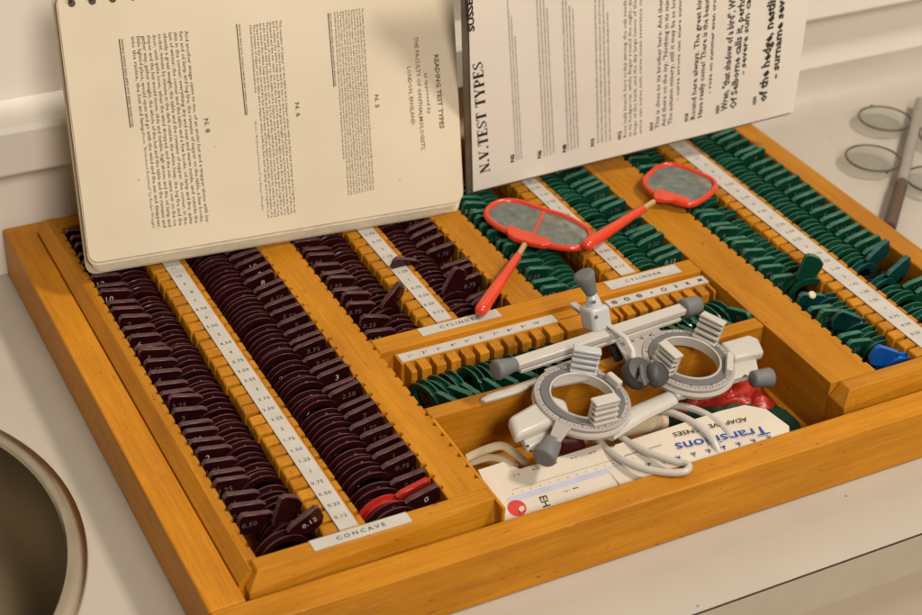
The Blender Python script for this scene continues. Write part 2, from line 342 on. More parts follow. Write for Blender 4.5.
# numbered comb strips
VAL = ['0.12','0.25','0.50','0.75','1','1.25','1.50','1.75','2','2.25','2.50','2.75','3','3.25','3.50','3.75','4','4.50','5','5.50','6','6.50','7','8','9','10','11','12','13','14','15','16','18','20']
def tooth_mesh(sx, depth, name):
    p = [(0, 0), (depth*.90, -.0002), (depth*.99, -.0010), (depth*1.02, -.0062), (depth*.92, -.0125), (depth*.62, -.0185), (depth*.25, -.0225), (0, -.0240)]
    m = MB(); pts = [(sx*x, -.0037, z-.0002) for x, z in p]
    m.prism(pts if sx < 0 else pts[::-1], (0, .0074, 0)); return m.mesh(name, WZ, bevel=.0003, segs=1)
TL, TR, TM = tooth_mesh(-1, .0085, 'tooth'), tooth_mesh(1, .0034, 'tooth'), tooth_mesh(-1, .0092, 'tooth')
def comb(xl, xr, y0, y1, ystart, vals):
    body = MB().box(xl+.0002, xr+.0010, y0, y1, -.0385, -.0003).build('comb', WY, case)
    n = int((y1 - ystart)/PIT) + 2
    for i in range(-1, n):
        y = ystart + (i + .5)*PIT
        if y + .0037 > y1 or y - .0038 < y0: continue
        for me, x in ((TL, xl), (TR, xr+.0012)):
            o = bpy.data.objects.new('tooth', me); COL.objects.link(o); o.parent = body; o.location = (x, y + random.uniform(-.0003, .0003), random.uniform(-.0005, 0)); o.scale = (random.uniform(.93, 1.0), random.uniform(.94, 1.02), 1); o.rotation_euler = (0, 0, random.gauss(0, .025))
    st = MB().box(xl, xr, y0+.0005, y1, -.0003, .0002).build('number_strip', M_PAPER, case)
    t = MB()
    for i, v in enumerate(vals):
        y = ystart + i*PIT
        if y > y1 - .004: break
        write(t, v, ((xl+xr)/2 + random.uniform(-.0008,.0008), y-.0012, .00028), (1, random.uniform(-.05,.05), 0), (0,1,0), .0024, align='C', bold=.01, spacing=1.15)
    t.build('lettering', M_INK, st)
CA = (.0565, .0665); CC = (.1805, .1906); CE = (.3065, .3168); CG = (.4266, .4402)
comb(*CA, .0096, .3550, Y0, VAL); comb(*CC, .1528, .3550, .1622, VAL); comb(*CE, .1528, .3550, .1622, VAL); comb(*CG, .0096, .3550, Y0, VAL)
def mini_comb(x0, x1, xs, marks):
    body = MB().box(x0, x1, .1282, .1383, -.0385, -.0034).build('comb', WX, case)
    e = [x0 + .0006] + list(xs) + [x1]
    for a, b in zip(e[:-1], e[1:]):
        if b - a < .004: continue
        o = bpy.data.objects.new('tooth', TM); COL.objects.link(o); o.parent = body
        o.location = ((a + b)/2, .1283, -.0033); o.rotation_euler = (0, 0, math.pi/2); o.scale = (1, (b - a - .0030)/.0074, 1)
    st = MB().box(x0+.001, x1-.0002, .1290, .1364, -.0034, -.0028).build('number_strip', M_PAPER, case)
    t = MB()
    for x, mk in zip(xs, marks): mk(t, x)
    t.build('lettering', M_INK, st)
ZM = -.0027
def prism_mark(s):
    def g(t, x):
        write(t, s, (x-.0008, .1312, ZM), (1,0,0), (0,1,0), .0024, align='C', bold=.01)
        o = Vector((x+.0012, .1330, ZM))
        for a in range(3):
            p, q = [o + Vector((.0007*math.cos(r), .0007*math.sin(r), 0)) for r in (math.pi/2+a*2.094, math.pi/2+(a+1)*2.094)]
            t.add([p, q, o + (q-o)*.55, o + (p-o)*.55], [(0,1,2,3)])
    return g
def ring_mark(kind):
    def g(t, x):
        o = (x, .1326, ZM)
        if kind in 'odsb': t.lathe([(.0019,0),(.0012,0)], o, (0,0,1), 18, cap=False)
        if kind == 'd': t.lathe([(.0008,0),(0,0)], o, (0,0,1), 12, cap=False)
        if kind == 's': t.box(x-.0013, x+.0013, .1324, .1328, ZM, ZM+.00003)
        if kind == 'b': t.box(x-.0002, x+.0002, .1313, .1339, ZM, ZM+.00003); t.box(x-.0013, x+.0013, .1324, .1328, ZM+.00005, ZM+.00008)
        if kind == 'q': t.box(x-.0007, x+.0007, .1319, .1333, ZM, ZM+.00003)
        if kind in 'SRM': write(t, kind, (x, .1312, ZM), (1,0,0), (0,1,0), .0028, align='C', bold=.04)
    return g
XML = [.1535 + .0092*i for i in range(10)]; XMR = [.2895 + .0088*i for i in range(8)]
mini_comb(.1462, .2488, XML, [prism_mark(str(i+1)) for i in range(10)])
mini_comb(.2838, .3558, XMR, [ring_mark(k) for k in 'dsbqoSRM'])
# name labels
def name_label(text, x0, x1, y0, y1, lab):
    m = MB().box(x0, x1, y0, y1, .0001, .0004).build('name_label', M_PAPER, case); m['label'] = lab
    t = MB(); write(t, text, ((x0+x1)/2, (y0+y1)/2-.0013, .00048), (1,.0,0), (0,1,0), .0026, width=(x1-x0)*.50, align='C', bold=.012, spacing=1.5)
    t.build('lettering', M_INK, m)
name_label('CONCAVE', .0395, .0917, .0009, .0087, 'white label reading CONCAVE')
name_label('CYLINDER', .1668, .2185, .1432, .1510, 'white label reading CYLINDER between the brown columns')
name_label('CYLINDER', .2924, .3432, .1412, .1502, 'white label reading CYLINDER between the green columns')

# ------------------------------------------------------------------ trial lenses
TAB = [(.0072,.0134),(.0100,.0155),(.0250,.0184),(.0268,.0164),(.0270,.0094),(.0246,.0050),(.0215,.0040),(.0150,.0040),(.0128,.0075)]
def two(me, medge, test):               # dark faces, paler edges with light from above painted in
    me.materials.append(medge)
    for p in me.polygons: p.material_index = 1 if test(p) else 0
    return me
def lens_meshes(mt, sx):
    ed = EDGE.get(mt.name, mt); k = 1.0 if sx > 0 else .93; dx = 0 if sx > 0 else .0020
    r = MB(); r.ring([(a*k, h) for a, h in [(.0092,-.0008),(.0104,-.0022),(.0141,-.0026),(.0145,-.0025),(.0145,-.0019),(.0141,-.0016),(.0122,-.0011),(.0122,.0011),(.0141,.0016),(.0145,.0019),(.0145,.0025),(.0141,.0026),(.0104,.0022),(.0092,.0008)]], (0,0,0), (0,1,0), 40)
    t = MB(); pts = [(sx*(x - dx), -.0015, z) for x, z in TAB]; t.prism(pts if sx > 0 else pts[::-1], (0, .0030, 0))
    g = MB(); g.lathe([(0,-.0004),(.0096,-.0003),(.0096,.0003),(0,.0006)], (0,0,0), (0,1,0), 24, cap=False)
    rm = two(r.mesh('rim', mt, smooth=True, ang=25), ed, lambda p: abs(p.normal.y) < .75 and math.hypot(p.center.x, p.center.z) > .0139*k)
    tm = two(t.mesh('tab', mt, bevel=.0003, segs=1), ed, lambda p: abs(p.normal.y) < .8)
    return rm, tm, g.mesh('glass', M_GLASS, smooth=True)
_lm = {}; _mk = {}; NL = 0
def lens(loc, rot, mt, sx, label, mark=None, group=None, worn=True, tabmat=None, name='trial_lens'):
    global NL
    if not vis(loc): return None
    key = (mt.name, sx)
    if key not in _lm: _lm[key] = lens_meshes(mt, sx)
    o = thing(name, label, 'lens', loc, group, local=True); o.rotation_euler = rot; NL += 1
    for n, me in zip(('rim', 'tab', 'glass'), _lm[key]): link(n, me, o)
    if mark:
        k = (mark, sx, worn)
        if k not in _mk:
            t = MB(); write(t, mark, (sx*.0190, -.00158, .0098), (1,0,0), (0,0,1), .0038 if len(mark) < 3 else .0031, align='C', bold=.0, spacing=1.1)
            _mk[k] = t.mesh('marking', M_MARKD if worn else M_MARK)
        link('marking', _mk[k], o)
    return o
R = math.radians
ZL = -.0158
WORDS = {'0.12': 'one eighth', '0.25': 'one quarter', '0.50': 'one half', '0.75': 'three quarters'}
_n = 'zero one two three four five six seven eight nine ten eleven twelve thirteen fourteen fifteen sixteen seventeen eighteen nineteen twenty'.split()
def spoken(v):
    if v in WORDS: return WORDS[v]
    i, _, f = v.partition('.'); return _n[int(i)] + {'': '', '25': ' and one quarter', '50': ' and one half', '75': ' and three quarters'}[f]
def column(xend, sx, ystart, ymax, mt, where, grp, kind, skip=(), bright=()):
    xc = xend - sx*(.0268 if sx > 0 else .0248)
    for i, v in enumerate(VAL):
        y = ystart + i*PIT
        if y > ymax: break
        if i in skip: continue
        rot = (R(random.gauss(7, 2.3)), R(random.gauss(0, 2.0)), R(random.gauss(0, 1.6)))
        loc = (xc + random.uniform(-.0009, .0007), y + random.uniform(-.0008, .0008), ZL + random.uniform(-.0011, .0013))
        lens(loc, rot, mt, sx, f'{kind} lens at {v} ({spoken(v)}), {where}', v, grp, worn=(i not in bright))
GA, GB, GC, GD = 'brown lenses left of the leftmost number strip', 'brown lenses right of the leftmost number strip', 'brown lenses left of the short brown strip', 'brown lenses right of the short brown strip'
GE, GF, GG, GH = 'green lenses left of the short green strip', 'green lenses right of the short green strip', 'green lenses left of the rightmost strip', 'green lenses right of the rightmost strip'
column(.0128, -1, Y0, .345, M_BROWN, 'tab against the left edge', GA, 'dark brown', (0, 1, 2), (6, 8, 10, 20, 21, 24, 25, 26, 27))
column(.1152, 1, Y0, .300, M_BROWN, 'tab on the first divider', GB, 'dark brown', (0, 1), (12, 23, 24, 25))
column(.1385, -1, .1622, .300, M_BROWN, 'left of the short brown strip', GC, 'dark brown', (1, 2), (0,))
column(.2290, 1, .1622, .300, M_BROWN, 'right of the short brown strip', GD, 'dark brown', (0, 2, 6), ())
column(.2540, -1, .1622, .300, M_GREEN, 'left of the short green strip', GE, 'dark green', (), (0, 11))
column(.3556, 1, .1622, .300, M_GREEN, 'right of the short green strip', GF, 'dark green', (), (0,))
column(.3890, -1, Y0, .318, M_GREEN, 'left of the rightmost strip', GG, 'dark green', (0, 1, 4, 7, 8, 9), ())
column(.4828, 1, Y0, .318, M_GREEN, 'right of the rightmost strip', GH, 'dark green', (7, 8, 9), ())
# the disturbed ones
def odd(x, y, z, rx, ry, rz, mt, sx, label, mark, grp, bright=False): return lens((x, y, z), (R(rx), R(ry), R(rz)), mt, sx, label, mark, grp, worn=not bright)
ZO = ZL
odd(.0300, .0205, ZO+.0015, 6, -20, 3, M_BROWN, 1, 'dark brown lens marked 0.12 turned round, tab against the comb beside the CONCAVE label', '0.12', GA, True)
odd(.0375, .0300, ZO, 5, -62, -3, M_BROWN, 1, 'dark brown lens turned with its blank tab pointing up near the CONCAVE label', None, GA)
odd(.0376, .0395, ZO, 7, 4, 2, M_BROWN, -1, 'dark brown lens directly behind the upturned lens near the CONCAVE label', '0.50', GA)
odd(.0884, .0185, ZO+.0010, 8, -3, 2, M_BROWN, 1, 'dark brown lens marked 0 standing directly in front of the red lens', '0', GB, True)
odd(.0880, .0285, ZO-.0022, 9, -3, 2, M_REDL, 1, 'bright red rimmed trial lens among the brown ones near the CONCAVE label', None, GB)
odd(.1632, .1722, ZO, 8, 6, -2, M_BROWN, -1, 'dark brown lens just behind the frontmost one left of the short brown strip', '0.25', GC)
odd(.1560, .1830, ZO+.0010, 14, -30, 16, M_BROWN, 1, 'dark brown lens turned tab-right across the comb beside the left CYLINDER label', None, GC)
odd(.2022, .1640, ZO+.0008, 8, -6, 3, M_BROWN, 1, 'dark brown lens marked 0.12 partly under the red handle tip', '0.12', GD, True)
odd(.2035, .1830, ZO, 9, -52, 4, M_BROWN, 1, 'dark brown lens with tab pointing up like a peak above the red handle tip', None, GD)
odd(.2030, .2200, ZO+.0010, 10, 12, 4, M_BROWN, -1, 'dark brown lens turned with its tab leftwards onto the short number strip', None, GD)
odd(.4160, .0580, ZO, 12, 18, -10, M_TEAL, -1, 'teal green lens leaning at a slant two slots behind the blue lens', None, GG)
gl = odd(.4150, .0865, ZO+.0004, 8, 4, -6, M_TEAL, -1, 'dark teal lens with a cream spot of glue on its tab', None, GG)
MB().lathe([(.0026,-.0003),(.0023,.0004),(.0012,.0008),(0,.0009)], (-.0165, -.0012, .0172), (0,-.5,1), 14).build('glue_spot', M_IVORY, gl, smooth=True)
odd(.4150, .1050, ZO+.0010, 2, -66, -24, M_GREEN, 1, 'green lens standing with its tab up against the comb behind a gap', None, GG)
odd(.4150, .0200, -.0165, 10, 16, -10, M_BLUEL, -1, 'bright blue rimmed trial lens at the front end of the rightmost green columns', None, GG)
odd(.4550, .1060, ZO+.0012, 4, -20, 8, M_TEAL, 1, 'teal lens tipped up behind the gap near the case\'s right edge', None, GH)
odd(.4550, .0955, ZO-.0040, 0, 0, 0, M_BLACK, 1, 'black lens sunk low in the gap of the far right column', None, GH)
odd(.4548, .0865, ZO+.0012, 3, -16, 8, M_TEAL, 1, 'teal lens leaning with raised tab just in front of the gap', None, GH)
# prism and occluder rows
for i, x in enumerate(XML):
    rot = (R(random.gauss(9, 4)), R(random.gauss(0, 3)), R(-77 + random.gauss(0, 5)))
    lens((x + random.uniform(-.001,.001), .1080, -.0190 + random.uniform(-.001,.001)), rot, M_GREEN, 1, f'green prism lens in the slot below mark {i+1} ({_n[i+1]}) of the left short row', None, 'green prism lenses in the left front row', name='prism_lens')
SYM = ['dotted circle', 'barred circle', 'crossed circle', 'small square', 'plain circle', 'letter S', 'letter R', 'letter M']
for i, x in enumerate(XMR):
    rot = (R(random.gauss(12, 5)), R(random.gauss(0, 3)), R(-76 + random.gauss(0, 6)))
    lens((x + random.uniform(-.001,.001), .1080, -.0190 + random.uniform(-.001,.001)), rot, M_GREEN, 1, f'green accessory lens in the slot below the {SYM[i]} mark of the right short row', 'O' if i % 2 else None, 'green accessory lenses in the right front row', name='accessory_lens')

# ------------------------------------------------------------------ the two reading charts
def lean_plane(A, B, lean, H, thick):
    d = (B - A).normalized(); h = (Vector((0,0,1)) - d*d.z).normalized(); n = d.cross(h); n = n if n.y > 0 else -n
    up = h*math.cos(R(lean)) + n*math.sin(R(lean)); nb = up.cross(d); nb = nb if nb.y > 0 else -nb
    return d, up, nb                                  # along the foot, up the sheet, backwards
A = at(90, 266, .016); B = at(464, 203, .008)
d, up, nb = lean_plane(A, B, 16, .16, .01)
book = thing('reading_test_booklet', 'cream ring-bound reading test booklet leaning on the wall, headed READING TEST TYPES', 'booklet', A)
W = (B - A).length; H = .1585
def sheet(mb, o, w0, w1, h0, h1, t0, t1, rad=.006, wav=0):
    pts = []
    for cx, cy, a0 in ((w1-rad, h0+rad, -90), (w1-rad, h1-rad, 0), (w0+rad, h1-rad, 90), (w0+rad, h0+rad, 180)):
        for k in range(5):
            a = R(a0 + 22.5*k); pts.append((cx + rad*math.cos(a), cy + rad*math.sin(a)))
    mb.prism([o + d*x + up*y + nb*t0 for x, y in pts][::-1], nb*(t1 - t0))
m = MB(); sheet(m, A, 0, W, .0012, H, 0, .0009); page = m.build('front_page', M_PAGE, book, bevel=.0003, segs=1)
offs = [(.0010, .0014, -.0006), (.0016, .0020, -.0014), (.0022, .0027, -.0020), (.0030, .0035, -.0032), (.0038, .0044, -.0040), (.0047, .0054, -.0052), (.0058, .0066, -.0062)]
for i, (t0, t1, dh) in enumerate(offs):
    m = MB(); sheet(m, A, .0004*i - .0006, W - .0008 - .0005*(i % 3), dh, H - .001, t0, t1); m.build('page', M_PAGE2, book)
m = MB(); sheet(m, A, -.0012, W, -.0074, H, .0070, .0084); m.build('back_cover', mat('cover_board', (.50, .40, .27), .7, var=.1), book)
for k in range(20):
    c = A + d*(.008 + .0116*k) + up*(H - .0015); m = MB()
    m.tube([c + up*(.0062*math.cos(a) + .001) + nb*(.004 + .0062*math.sin(a)) + d*.0008*math.sin(a) for a in [2*math.pi*q/16 for q in range(16)]], .0011, 6, closed=True)
    m.build('binding_ring', M_WIRE, book, smooth=True)
    m = MB(); m.lathe([(.0022,0),(0,0)], c - up*.0048 - nb*.0001, -nb, 12, cap=False)
    m.build('punched_hole', M_WIRE, book)
FR = A - nb*.00012
def uv(px, py): p = on(px, py, FR, nb) - FR; return p.dot(d), p.dot(up)
def vert_line(mb, body, x, y0, y1, hpx, down, plane_uv, o, dd, uu, bold=0., full=True, serif=False):
    # a line of print running from photo row y0 to y1 near column x; down: reads downward with letter tops to the right
    (s0, t0), (s1, t1) = plane_uv(*x[0:2]) if False else plane_uv(x[0], y0), plane_uv(x[1], y1)
    P0, P1 = o + dd*s0 + uu*t0, o + dd*s1 + uu*t1
    base = (P1 - P0).normalized(); nrm = dd.cross(uu); upd = base.cross(nrm) if down else nrm.cross(base).__neg__()
    want = dd if down else -dd
    upd = (want - base*want.dot(base)).normalized()
    wid = (P1 - P0).length
    if serif: write_serif(mb, body, P0, base, upd, hpx, wid)
    else: write(mb, body, P0, base, upd, hpx, width=wid if full else None, bold=bold)
PXM = W / 371.0                                       # metres per photo pixel on the sheet
ink = MB()
def para(lines, xr, xl, y0s, y1s, hpx, skew, last=1.0):
    n = len(lines)
    for i, s in enumerate(lines):
        x = xr + (xl - xr)*i/(n - 1); yo = (y0s[1]-y0s[0])*i/(n-1)
        ya, yb = y0s[0] + yo, y1s[0] + (y1s[1]-y1s[0])*i/(n-1)
        if i == n-1 and last < 1: yb = ya + (yb - ya)*last
        vert_line(ink, s, (x, x + skew*(yb-ya)), ya, yb, hpx*PXM, True, uv, FR, d, up, bold=.012)
N8 = ['And another image came to me, of an arctic hut and a trapper alone with his', 'furs and oil lamp and log fire; the remains of supper on the table, a few books,',
      'skis in the corner; everything dry and neat and warm inside, and outside the', 'last of winter; the corner and the table and a few books, oil lamp and fire; quite',
      'silently a great weight, the table and the remains of supper, the corner, in the', 'socket; minute by minute in the dark outside the white heap, the log fire and the',
      'door, until quite soon, when the wind dropped, and the sun came out on the ice', 'slopes; and the hut would move, slide and tumble, high above; and the oil lamp and',
      'gather way, gather weight, the whole of the hut and the table and the remains and', 'little lighted place, would open and go with the wind and the sun and disappear,', 'into the ravine, the hut and lamp.']
para(N8, 184.5, 131, (31, 37), (222, 229), 3.4, .112, .50)
vert_line(ink, '(From "Brideshead Revisited" by Evelyn Waugh)', (142, 152.6), 132, 228, 2.6*PXM, True, uv, FR, d, up)
vert_line(ink, 'severance sermon sauce extra error amaze vacuum room', (120.5, 131.5), 39, 127, 3.2*PXM, True, uv, FR, d, up, bold=.015)
N6 = ['The remains of supper on the table and a trapper alone with his furs and oil lamp and a log fire in an', 'arctic hut with a few books and the sun on the ice and the wind and the corner and the door of the hut',
      'and outside the white heap and the dark and the great weight of winter and minute by minute the wind', 'dropped and the sun came out and the hut and the lamp and the table and the fire and the remains of a'] * 3
para(N6[:10], 279, 249.5, (20, 25), (213, 219), 2.2, .078, .35)
vert_line(ink, '(From "Brideshead Revisited" by Evelyn Waugh)', (254.5, 262), 121, 210, 1.9*PXM, True, uv, FR, d, up)
vert_line(ink, 'vacuous sauce error common venom sane summon evening', (238.5, 246.5), 24, 115, 2.2*PXM, True, uv, FR, d, up, bold=.015)
para([s + ' ' + N6[(i+1) % 4][:40] for i, s in enumerate((N6*2)[:11])], 361.5, 334, (8, 12), (190, 196), 1.9, .062, .8)
vert_line(ink, 'sauce venom error evening common sane summon vacuous room', (329.5, 335), 13, 86, 2.3*PXM, True, uv, FR, d, up, bold=.015)
for xx, ya, yb, t in (((204, 206), 119, 133, 'N. 8'), ((295, 296.5), 103, 117, 'N. 6'), ((374.5, 375.5), 95, 108, 'N. 5')): vert_line(ink, t, xx, ya, yb, 4*PXM, True, uv, FR, d, up, bold=.02)
vert_line(ink, 'READING TEST TYPES', (434, 440), 55, 129, 4.6*PXM, True, uv, FR, d, up, bold=.025)
vert_line(ink, 'as approved by', (424.5, 428), 73, 114, 3.4*PXM, True, uv, FR, d, up, bold=.01)
vert_line(ink, 'THE FACULTY OF OPHTHALMOLOGISTS,', (414, 421.5), 37, 151, 4.0*PXM, True, uv, FR, d, up, bold=.012)
vert_line(ink, 'LONDON, ENGLAND', (407, 411.5), 67, 125, 4.0*PXM, True, uv, FR, d, up, bold=.012)
for (xa, ya), (xb, yb) in (((119, 39), (130.5, 128)), ((236.5, 24), (245.5, 115)), ((328, 13), (334, 87))):
    P, Q = [FR + d*s + up*t for s, t in (uv(xa, ya), uv(xb, yb))]; sd = d*.00035
    ink.add([P - sd, Q - sd, Q + sd, P + sd], [(0,1,2,3)])
ink.build('lettering', M_INKF, page)

# white card with the second set of test types
A2 = at(473, 192, .003); B2 = at(794, 112, .029)
d2, up2, nb2 = lean_plane(A2, B2, -7, .16, .002)
card = thing('reading_test_card', 'white reading test card printed sideways, headed N.V. TEST TYPES, standing behind the green lenses', 'card', A2)
W2 = (B2 - A2).length
def panel(o, x0, x1, y0, y1, t0, t1):
    return MB().prism([o + d2*x + up2*y + nb2*t0 for x, y in ((x0,y0),(x0,y1),(x1,y1),(x1,y0))], nb2*(t1 - t0))
sh = panel(A2, 0, W2, 0, .20, 0, .0012).build('card_sheet', M_CARD, card, bevel=.0002, segs=1)
panel(A2, -.0040, W2 - .001, -.003, .20, .0020, .0036).build('backing_board', M_BOARD, card, bevel=.0005, segs=1)
FR2 = A2 - nb2*.00012
def uv2(px, py): p = on(px, py, FR2, nb2) - FR2; return p.dot(d2), p.dot(up2)
PX2 = W2 / 330.0; ink2 = MB()
def l2(body, xa, ya, xb, yb, hpx, bold=.0, serif=False): vert_line(ink2, body, (xa, xb), ya, yb, hpx*PX2, False, uv2, FR2, d2, up2, bold=bold, serif=serif)
l2('N.V.TEST TYPES', 490, 171, 482.5, 60, 9.5, serif=True); l2('SUSSEX', 474.5, 31, 471.5, -12, 5.0, bold=.045)
w1 = 'sauce error venom common room summon sane evening vacuous sermon extra amaze cure nerve wax rose camera'
def cpara(xs, ybot, ytops, slope, h, texts, bold=0.):
    for x, yt, s in zip(xs, ytops, texts): l2(s, x, ybot - .24*(x - xs[0]), x - slope*(ybot - yt), yt, h, bold=bold)
T1 = [w1, w1[8:] + ' ' + w1[:20], w1[20:] + ' ' + w1[:30], w1[40:] + ' ' + w1[:36], w1[30:] + ' ' + w1[:12]]
cpara((517, 519.7, 522.4), 160, (-14, 16, 36), .055, 2.0, [w1*2, w1 + ' ' + w1[:60], w1 + ' ' + w1[:40]])
cpara((545, 548.2, 551.4, 554.6), 156, (-14, -14, -14, 8), .047, 2.2, [T1[0]+' '+T1[3], T1[1]+' '+T1[2], T1[2]+' '+T1[0], T1[3]+' '+T1[1][:50]])
cpara((569, 572.3, 575.6, 578.9), 150, (-14, -14, 6, 8), .038, 2.4, [T1[1]+' '+T1[3][:50], T1[2]+' '+T1[0][:50], T1[0]+' '+T1[2][:30], T1[3]+' '+T1[1][:20]])
cpara((599, 603, 607, 611), 143, (-14, -14, -14, 12), .02, 2.7, [T1[2]+' '+w1[:14], T1[4]+' '+w1[:24], T1[1]+' '+w1[:10], T1[0][:88]])
cpara((626.5, 631.5, 636.5, 642), 137, (-14, -14, -14, -14), .0, 3.4, ['Rose leafy branch here today among; the oak needs only', 'in its hedgerow, while finger round the night, quietly', 'fringe of the bank, and the day large lemon of the hay,', 'error can nurse sum curve mean severance curves'])
l2('This is close to its brother here: And there is', 659, 128, 663, -12, 4.2, .01); l2('And there on the ivy, "Nothing in its minute', 665.5, 126, 669.5, -12, 4.2, .01); l2('The autumn misery, still it may lie so low in', 672, 124, 676, -12, 4.2, .01); l2('- curve errors can snare summer', 679, 100, 682, -12, 3.3, .01)
l2('Round here always. The great birds,', 695, 119, 702.5, -12, 5.0, .02); l2('Have really come? There is the beautiful', 702, 117, 710, -12, 5.0, .02); l2('- rose on summer even crown', 711, 93, 717, -12, 3.8, .02)
l2('Wren, "that shadow of a bird", White', 727, 110, 737, -14, 6.6, .03); l2('Of Selborne calls it, perhaps', 736, 108, 746, -14, 6.6, .03); l2('- severe sum cane', 745, 74, 752, -14, 5.4, .03)
l2('of the hedge, nestling', 766, 101, 777, -14, 8.2, .04); l2('- surname seven', 778, 78, 786, -14, 7.0, .04)
for x, y, t in ((514, 162, 'N5'), (541, 158, 'N6'), (566, 152, 'N8'), (594, 146, 'N10'), (621, 139, 'N12'), (653, 130, 'N14'), (688, 121, 'N18'), (719, 113, 'N24'), (756, 104, 'N36')): l2(t, x, y, x+.3, y-8, 3.4, .05)
ink2.build('lettering', M_INK, sh)

# ------------------------------------------------------------------ trial frame
NP = Vector((.08, -.11, 1)).normalized(); OP = Vector((.26, .07, .010))
UP_ = Vector((1, 0, -.08)).normalized(); VP_ = NP.cross(UP_)
def P(px, py, h=0.0): return on(px, py, OP + NP*h, NP)
fr = thing('trial_spectacles', 'white plastic optician\'s trial frame with grey knobs resting across the tray', 'trial frame', P(630, 375))
def bar(pa, pb, hw, hh, h):
    a, b = P(*pa, h), P(*pb, h); ax = (b - a).normalized(); ay = NP.cross(ax)
    return (a, b, ax, ay, MB().obox((a + b)/2, ax, ay, NP, (b - a).length/2, hw, hh))
a, b, ax, ay, m = bar((515, 364), (683, 309), .0036, .0022, .005); tb = m.build('top_bar', M_WHITE, fr, bevel=.0009)
a2, b2, _, _, m = bar((520, 371), (680, 319), .0012, .0011, .0012); m.build('slide_rail', M_WHITE, fr, bevel=.0004)
def knob(o, dr, L, r0, r1, mt=None, name='knob'):
    pr_ = [(0,0),(r0*.7,0),(r0*.95,L*.05),(r0,L*.14),(r0*.5+r1*.5,L*.55),(r1,L*.88),(r1*.9,L*.97),(r1*.6,L),(0,L)]
    return MB().lathe(pr_, o, dr, 28).build(name, mt or M_KNOB, fr, smooth=True, ang=60)
knob(a + ax*.0006, -ax, .0145, .0040, .0058); knob(b - ax*.0006, ax, .0130, .0060, .0054)
# centre clamp with its knob
c = P(597, 326, .006); kx = ax; kz = (Vector((0,0,1)) + Vector((-.12,.25,0))).normalized(); ky = kz.cross(kx)
MB().obox(c + kz*.0055, kx, ky, kz, .0068, .0062, .0075).build('clamp_block', M_COOLW, fr, bevel=.0022)
MB().lathe([(.0048,0),(.0042,.003),(.0030,.0065),(.0022,.008)], c + kz*.0128, kz, 20).build('clamp_neck', M_COOLW, fr, smooth=True, ang=60)
knob(c + kz*.0200, (kz + Vector((-.25,.0,0))).normalized(), .0145, .0036, .0062)
m = MB(); m.obox(P(579, 309, .004), P(590, 316, .004) - P(574, 304, .004), NP.cross(P(590, 316, .004) - P(574, 304, .004)), NP, .0058, .0022, .0012); m.build('clamp_lever', M_WHITE, fr, bevel=.0005)
for q in ((596, 317), (594, 302)):
    MB().lathe([(.0011,0),(.0010,.0006),(0,.0006)], on(*q, c - ky*.0062 + kz*.006, -ky), -ky, 12).build('screw', M_GREYR, fr)
# ring cells
def cell(cpx, side):
    o = P(*cpx); r = .0262
    MB().ring([(r-.0034,-.0010),(r,-.0010),(r+.0006,.0008),(r,.0016),(r-.0034,.0016)], o, NP, 64).build('scale_ring', M_SCALE, fr, smooth=True)
    MB().ring([(.0186,.0000),(.0232,.0000),(.0232,.0021),(.0229,.0024),(.0186,.0024)], o, NP, 64).build('grey_ring', M_GREYR, fr, smooth=True)
    MB().ring([(.0176,-.0030),(.0188,-.0030),(.0188,.0026),(.0184,.0032),(.0176,.0029)], o, NP, 64).build('inner_ring', M_WHITE, fr, smooth=True)
    MB().ring([(r-.004,-.0062),(r-.0005,-.0058),(r+.0012,-.0026),(r+.0006,-.0011),(r-.004,-.0011)], o - VP_*.0006, NP, 64).build('lower_rim', M_WHITE, fr, smooth=True)
    t = MB()
    for k in range(72):
        q = 2*math.pi*k/72; e = UP_*math.cos(q) + VP_*math.sin(q); s_ = NP.cross(e); L0 = .0014 if k % 2 else .0021
        p0, p1 = o + e*(r-.0006) + NP*.00168, o + e*(r-L0) + NP*.00168
        t.add([p0 - s_*.0002, p1 - s_*.0002, p1 + s_*.0002, p0 + s_*.0002], [(0,1,2,3)])
        if k % 6 == 0: write(t, str((k*5) % 180), o + e*(r-.0032) + NP*.00168, -s_, e, .0011, align='C')
    t.build('degree_marks', M_INK, fr)
    return o
oL, oR = cell((582, 399), -1), cell((688, 361), 1)
def clip(o, ang, rr, wdt, ht, n=4, cool=False, tilt=0., out=1):
    q = R(ang); e = UP_*math.cos(q) + VP_*math.sin(q); s_ = NP.cross(e); nn = (NP + e*tilt).normalized(); ee = s_.cross(nn)*out
    mt = M_COOLW if cool else M_WHITE; base = o + e*rr + NP*.0012
    core = MB().obox(base + nn*ht*.5 - ee*.0016, s_, ee, nn, wdt/2*.96, .0013, ht/2).build('lens_clip', mt, fr, bevel=.0004)
    MB().obox(base + nn*(ht + .0004) - ee*.0002, s_, ee, nn, wdt/2*1.03, .0034, .0009).build('blade', mt, core, bevel=.0005, segs=1)
    for k in range(n):
        zc = ht*(k + .40)/n; sh = .0006*(n - 1 - k)
        MB().obox(base + nn*zc + ee*(.0012 + sh*.5), s_, ee, nn, wdt/2, .0018 + sh*.5, ht/n*.27).build('blade', mt, core, bevel=.0003, segs=1)
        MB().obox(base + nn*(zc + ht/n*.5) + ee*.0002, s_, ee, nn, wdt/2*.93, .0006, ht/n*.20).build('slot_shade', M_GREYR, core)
clip(oL, 60, .0225, .0150, .0130, cool=True, tilt=.15, out=-1); clip(oL, -88, .0190, .0152, .0130, tilt=-.05, out=1)
clip(oR, 190, .0190, .0145, .0130, tilt=-.05, out=1); clip(oR, 32, .0230, .0145, .0138, tilt=.2, out=-1)
